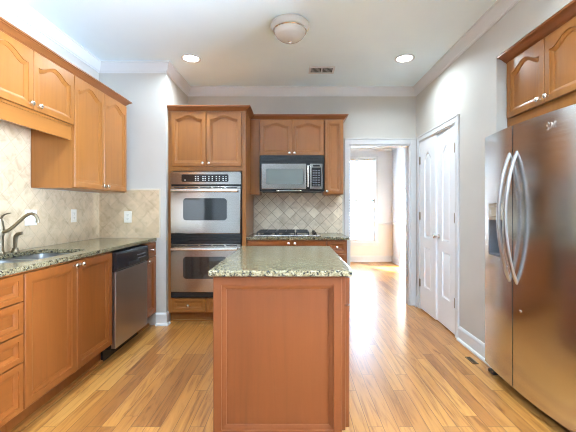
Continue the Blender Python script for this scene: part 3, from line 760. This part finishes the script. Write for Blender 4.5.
# doors on the aisle side (faces +x): build in world axes
def side_front(y0, y1, z0, z1, rail):
    b = MB().door(y0, y1, z0, z1, rail=rail)
    bmesh.ops.transform(b.bm, matrix=Matrix.Translation((IX1+.017, 0, 0)) @ Matrix.Rotation(PI/2, 4, 'Z'), verts=b.bm.verts); return b
L0, L1 = .014, IY1-IY0-.01; md = (L0+L1)/2
for a, c_ in ((L0, md-.002), (md+.002, L1)):
    d = t.part('drawer', side_front(a, c_, .735, .872, .03), 'island')
    t.part('knob', MB().lathe([(.008, 0), (.0055, .012), (.0155, .020), (.0165, .025), (.006, .0325)], (IX1+.037, (a+c_)/2, .803), (1, 0, 0), 16), 'nickel', d)
    d = t.part('door', side_front(a, c_, .118, .729, .055), 'island')
    kx = md-.035 if a == L0 else md+.035
    t.part('knob', MB().lathe([(.008, 0), (.0055, .012), (.0155, .020), (.0165, .025), (.006, .0325)], (IX1+.037, kx, .69), (1, 0, 0), 16), 'nickel', d)
o = slab([(-.4216, 1.667), (.2917, 1.667), (.2917, 2.764), (-.4216, 2.764)], [], CT0, CT1, .006).build('countertop', 'granite')
tag(o, 'speckled granite top of the kitchen island', 'countertop')

# ------------------------------------------------------------------ refrigerator (faces -x): local x = 0 at far end
FRY, FRX = 2.570, 1.513
FRW = .908
t = Thing('refrigerator', 'side by side stainless refrigerator with curved doors and handles', 'refrigerator', FRX, FRY, 0, RR)
t.part('body', MB().box(.005, FRW-.005, .004, .70, .05, 1.740, .004), 'grey')
FC, FH = .45, .462
def fy(x): return -.068-.042*(1-((x-FC)/FH)**2)
def fdoor(b, x0, x1, z0, z1, r=.0, n=10):
    xs = [x0+(x1-x0)*i/n for i in range(n+1)]
    sec = [(x, fy(x)) for x in xs]
    sec = [(x0, -.002)]+sec+[(x1, -.002)]
    b.rings([[(x, y, z0) for x, y in sec], [(x, y, z1) for x, y in sec]])
FS = .387
Z0, Z1 = .070, 1.753
b = MB(); fx0, fx1, fz0, fz1 = .075, .270, .885, 1.260
fdoor(b, .0, FS-.004, Z0, fz0); fdoor(b, .0, FS-.004, fz1, Z1); fdoor(b, .0, fx0, fz0, fz1, n=3); fdoor(b, fx1, FS-.004, fz0, fz1, n=4)
bmesh.ops.remove_doubles(b.bm, verts=b.bm.verts, dist=1e-5)
fd = t.part('freezer_door', b, 'fridge')
yc = fy(.13)
ds = t.part('dispenser', MB().box(fx0+.001, fx1-.001, yc+.085, yc+.090, fz0+.001, 1.135).box(fx0+.001, fx0+.008, yc+.004, yc+.085, fz0+.001, 1.135).box(fx1-.008, fx1-.001, yc+.004, yc+.085, fz0+.001, 1.135).box(fx0+.008, fx1-.008, yc+.004, yc+.085, fz0+.001, fz0+.012), 'grey', fd, 'dark grey ice and water dispenser recess')
t.part('dispenser_controls', MB().box(fx0+.001, fx1-.001, yc+.002, yc+.088, 1.137, fz1-.001, .004).box(fx0+.04, fx1-.04, yc-.004, yc+.004, 1.16, 1.235, .004), 'nickel', fd, 'shiny silver dispenser control panel')
b = MB(); fdoor(b, FS+.004, FRW, Z0, Z1, n=16)
rd = t.part('refrigerator_door', b, 'fridge')
def fhandle(x, parent):
    p = []; K = 22
    for i in range(K+1):
        q = i/K; z = .745+q*.835; s = math.sin(PI*q)
        p.append((x, fy(x)+.006-.078*s**.75, z))
    t.part('handle', MB().tube(p, [.0125+.003*math.sin(PI*i/K) for i in range(K+1)], .010, up=(1, 0, 0), n=14), 'handle', parent)
fhandle(FS-.034, fd); fhandle(FS+.040, rd)
# door emblem (script mark) and round cap
def strokes(paths, x0, z0, sc):
    b = MB()
    for p in paths:
        b.tube([(x0+u*sc, fy(x0+u*sc)-.001, z0+v*sc) for u, v in p], .0022, .0012, up=(0, 0, 1), n=6)
    return b
mk = [[(0, .62), (.12, .85), (.35, .95), (.5, .75), (.42, .5), (.2, .42), (.38, .3), (.45, .1), (.25, -.02), (.1, .12)],
      [(.7, .2), (.78, .55), (.85, .85), (.98, .6), (1.05, .3), (1.15, .65), (1.25, .92), (1.4, .9), (1.45, .5), (1.4, .1)]]
t.part('emblem', strokes(mk, .665, 1.655, .045), 'nickel', rd, 'small silvery script emblem')
t.part('lock_cap', MB().lathe([(.010, -.002), (.010, .003), (.007, .005)], (FS+.075, fy(FS+.075), .582), (0, -1, 0), 16), 'nickel', rd)
t.part('toe_grille', MB().box(.02, FRW-.02, .0, .03, .004, .05), 'matteblack')
for x in (.05, FRW-.05): t.part('roller_foot', MB().box(x-.035, x+.035, -.055, -.004, .0, .022, .004).cyl((x, -.03, .02), (x, -.03, .045), .008, 10), 'matteblack')

# cabinet over the refrigerator
AX = 1.62
t = Thing('wall_cabinet', 'two door maple cabinet in the alcove above the refrigerator', 'cabinet', AX, AY1-.002, 1.80, RR); w = AY1-AY0-.004
t.part('body', MB().box(0, w, 0, .60, 1.80, 2.318, .0015), 'wood')
t.door(.025, .405, 1.895, 2.312, (.372, 1.93), arch=.055, rail=.040)
t.door(.411, .79, 1.895, 2.312, (.444, 1.93), arch=.055, rail=.040)
CA = [(0, 2.3185), (.006, 2.3185), (.012, 2.326), (.022, 2.330), (.040, 2.344), (.056, 2.352), (.062, 2.354), (.078, 2.358), (.078, 2.370), (0, 2.370)]
o = MB().sweep([(AX, AY1-.002), (AX, AY0+.002)], CA).build('cabinet_moulding', 'crown')
tag(o, 'stained crown moulding above the refrigerator cabinet', 'moulding')

# ------------------------------------------------------------------ ceiling things
def recessed(x, y):
    t = Thing('recessed_light', '', 'ceiling light', x, y, HC-.012, 0, None)
    t.part('trim_ring', MB().lathe([(.072, -.002), (.094, -.002), (.098, -.008), (.096, -.011), (.080, -.010), (.072, -.004)], (0, 0, HC), n=32, cap0=False, cap1=False), 'trim')
    t.part('lens', MB().lathe([(.0, -.006), (.073, -.006), (.073, -.003), (0, -.003)], (0, 0, HC), n=32, cap0=False, cap1=False), 'lens')
    return t.o
def add_lamp(root, power):
    l = bpy.data.lights.new('lamp_glow', 'AREA'); l.shape = 'DISK'; l.size = .13; l.energy = power; l.color = (.74, .90, 1); l.spread = math.radians(150)
    lo = bpy.data.objects.new('lamp_glow', l); COL.objects.link(lo); lo.parent = root; lo.location = (0, 0, -.004)
first = recessed(-1.04, 3.434)
first['label'] = 'lit recessed ceiling light on the oven side, left of the flush dome'
add_lamp(first, LAMP_POWER)
def dup(root, loc, label):
    r = root.copy(); COL.objects.link(r); r.location = loc; r['label'] = label
    for ch in root.children:
        c = ch.copy(); COL.objects.link(c); c.parent = r
    return r
dup(first, (1.118, 3.434, HC-.012), 'lit recessed ceiling light on the pantry side, right of the flush dome')
def dup_added(*a):
    r = dup(*a)
    for c in r.children:
        if c.type == 'LIGHT': c.data = added_glow
    return r
added_glow = [c for c in first.children if c.type == 'LIGHT'][0].data.copy(); added_glow.energy = ADDED_LAMP_POWER  # four unseen ceiling lamps added as fill for the kitchen
dup_added(first, (-1.04, 1.35, HC-.012), 'added recessed fill light above the sink run, out of frame')
dup_added(first, (1.05, 1.25, HC-.012), 'added recessed fill light above the refrigerator aisle, out of frame')
dup_added(first, (-.9, -.5, HC-.012), 'added recessed fill light, unseen behind the camera on the sink side')
dup_added(first, (.9, -.5, HC-.012), 'added recessed fill light, unseen behind the camera on the refrigerator side')
t = Thing('flush_mount_light', 'unlit round flush mount ceiling light with frosted glass bowl', 'ceiling light', -.033, 2.80, HC-.155)
t.part('ceiling_pan', MB().lathe([(.135, -.001), (.152, -.001), (.160, -.010), (.162, -.024), (.154, -.040), (.142, -.052), (.130, -.056), (.126, -.05)], (0, 0, HC), n=40, cap1=False), 'pan')
t.part('rim_band', MB().lathe([(.128, -.055), (.139, -.055), (.141, -.061), (.136, -.066), (.126, -.066)], (0, 0, HC), n=40, cap0=False, cap1=False), 'nickel')
t.part('glass_bowl', MB().lathe([(.131, -.063), (.127, -.080), (.112, -.103), (.085, -.125), (.050, -.140), (.015, -.146)], (0, 0, HC), n=40), 'shade')
t.part('finial', MB().lathe([(.016, -.145), (.017, -.149), (.010, -.155), (.009, -.160), (.004, -.164)], (0, 0, HC), n=18), 'nickel')
t = Thing('ceiling_vent', 'white ceiling air vent with dark louvres in two panels', 'air vent', .302, 3.722, HC-.012)
b = MB(); vw, vd = .140, .088
b.box(-vw, vw, -vd, -vd+.022, HC-.012, HC-.0005, .002).box(-vw, vw, vd-.022, vd, HC-.012, HC-.0005, .002).box(-vw, -vw+.022, -vd+.022, vd-.022, HC-.012, HC-.0005).box(vw-.022, vw, -vd+.022, vd-.022, HC-.012, HC-.0005).box(-.008, .008, -vd+.022, vd-.022, HC-.012, HC-.0005)
t.part('frame', b, 'trim')
t.part('duct_shade', MB().box(-vw+.022, vw-.022, -vd+.022, vd-.022, HC-.003, HC-.0008), 'dark')  # dark sheet paints the shaded duct opening
b = MB()
for x0 in (-vw+.026, .012):
    for k in range(8):
        x = x0+k*.0128; b.rings([[(x, y, HC-.010), (x+.0012, y, HC-.010), (x+.0066, y, HC-.004), (x+.0054, y, HC-.004)] for y in (-vd+.022, vd-.022)])
t.part('louvres', b, 'trim')
t = Thing('floor_register', 'small dark metal floor vent beside the right baseboard', 'floor vent', 1.425, 2.725)
b = MB().box(-.022, .022, -.062, -.056, .0005, .006).box(-.022, .022, .056, .062, .0005, .006).box(-.022, -.015, -.056, .056, .0005, .006).box(.015, .022, -.056, .056, .0005, .006)
for k in range(7): b.box(-.015, .015, -.046+k*.0145, -.040+k*.0145, .001, .005)
t.part('grille', b, 'pewter')
t.part('duct_shade', MB().box(-.015, .015, -.056, .056, .0003, .0009), 'dark')  # flat dark sheet in place of the shaded duct below
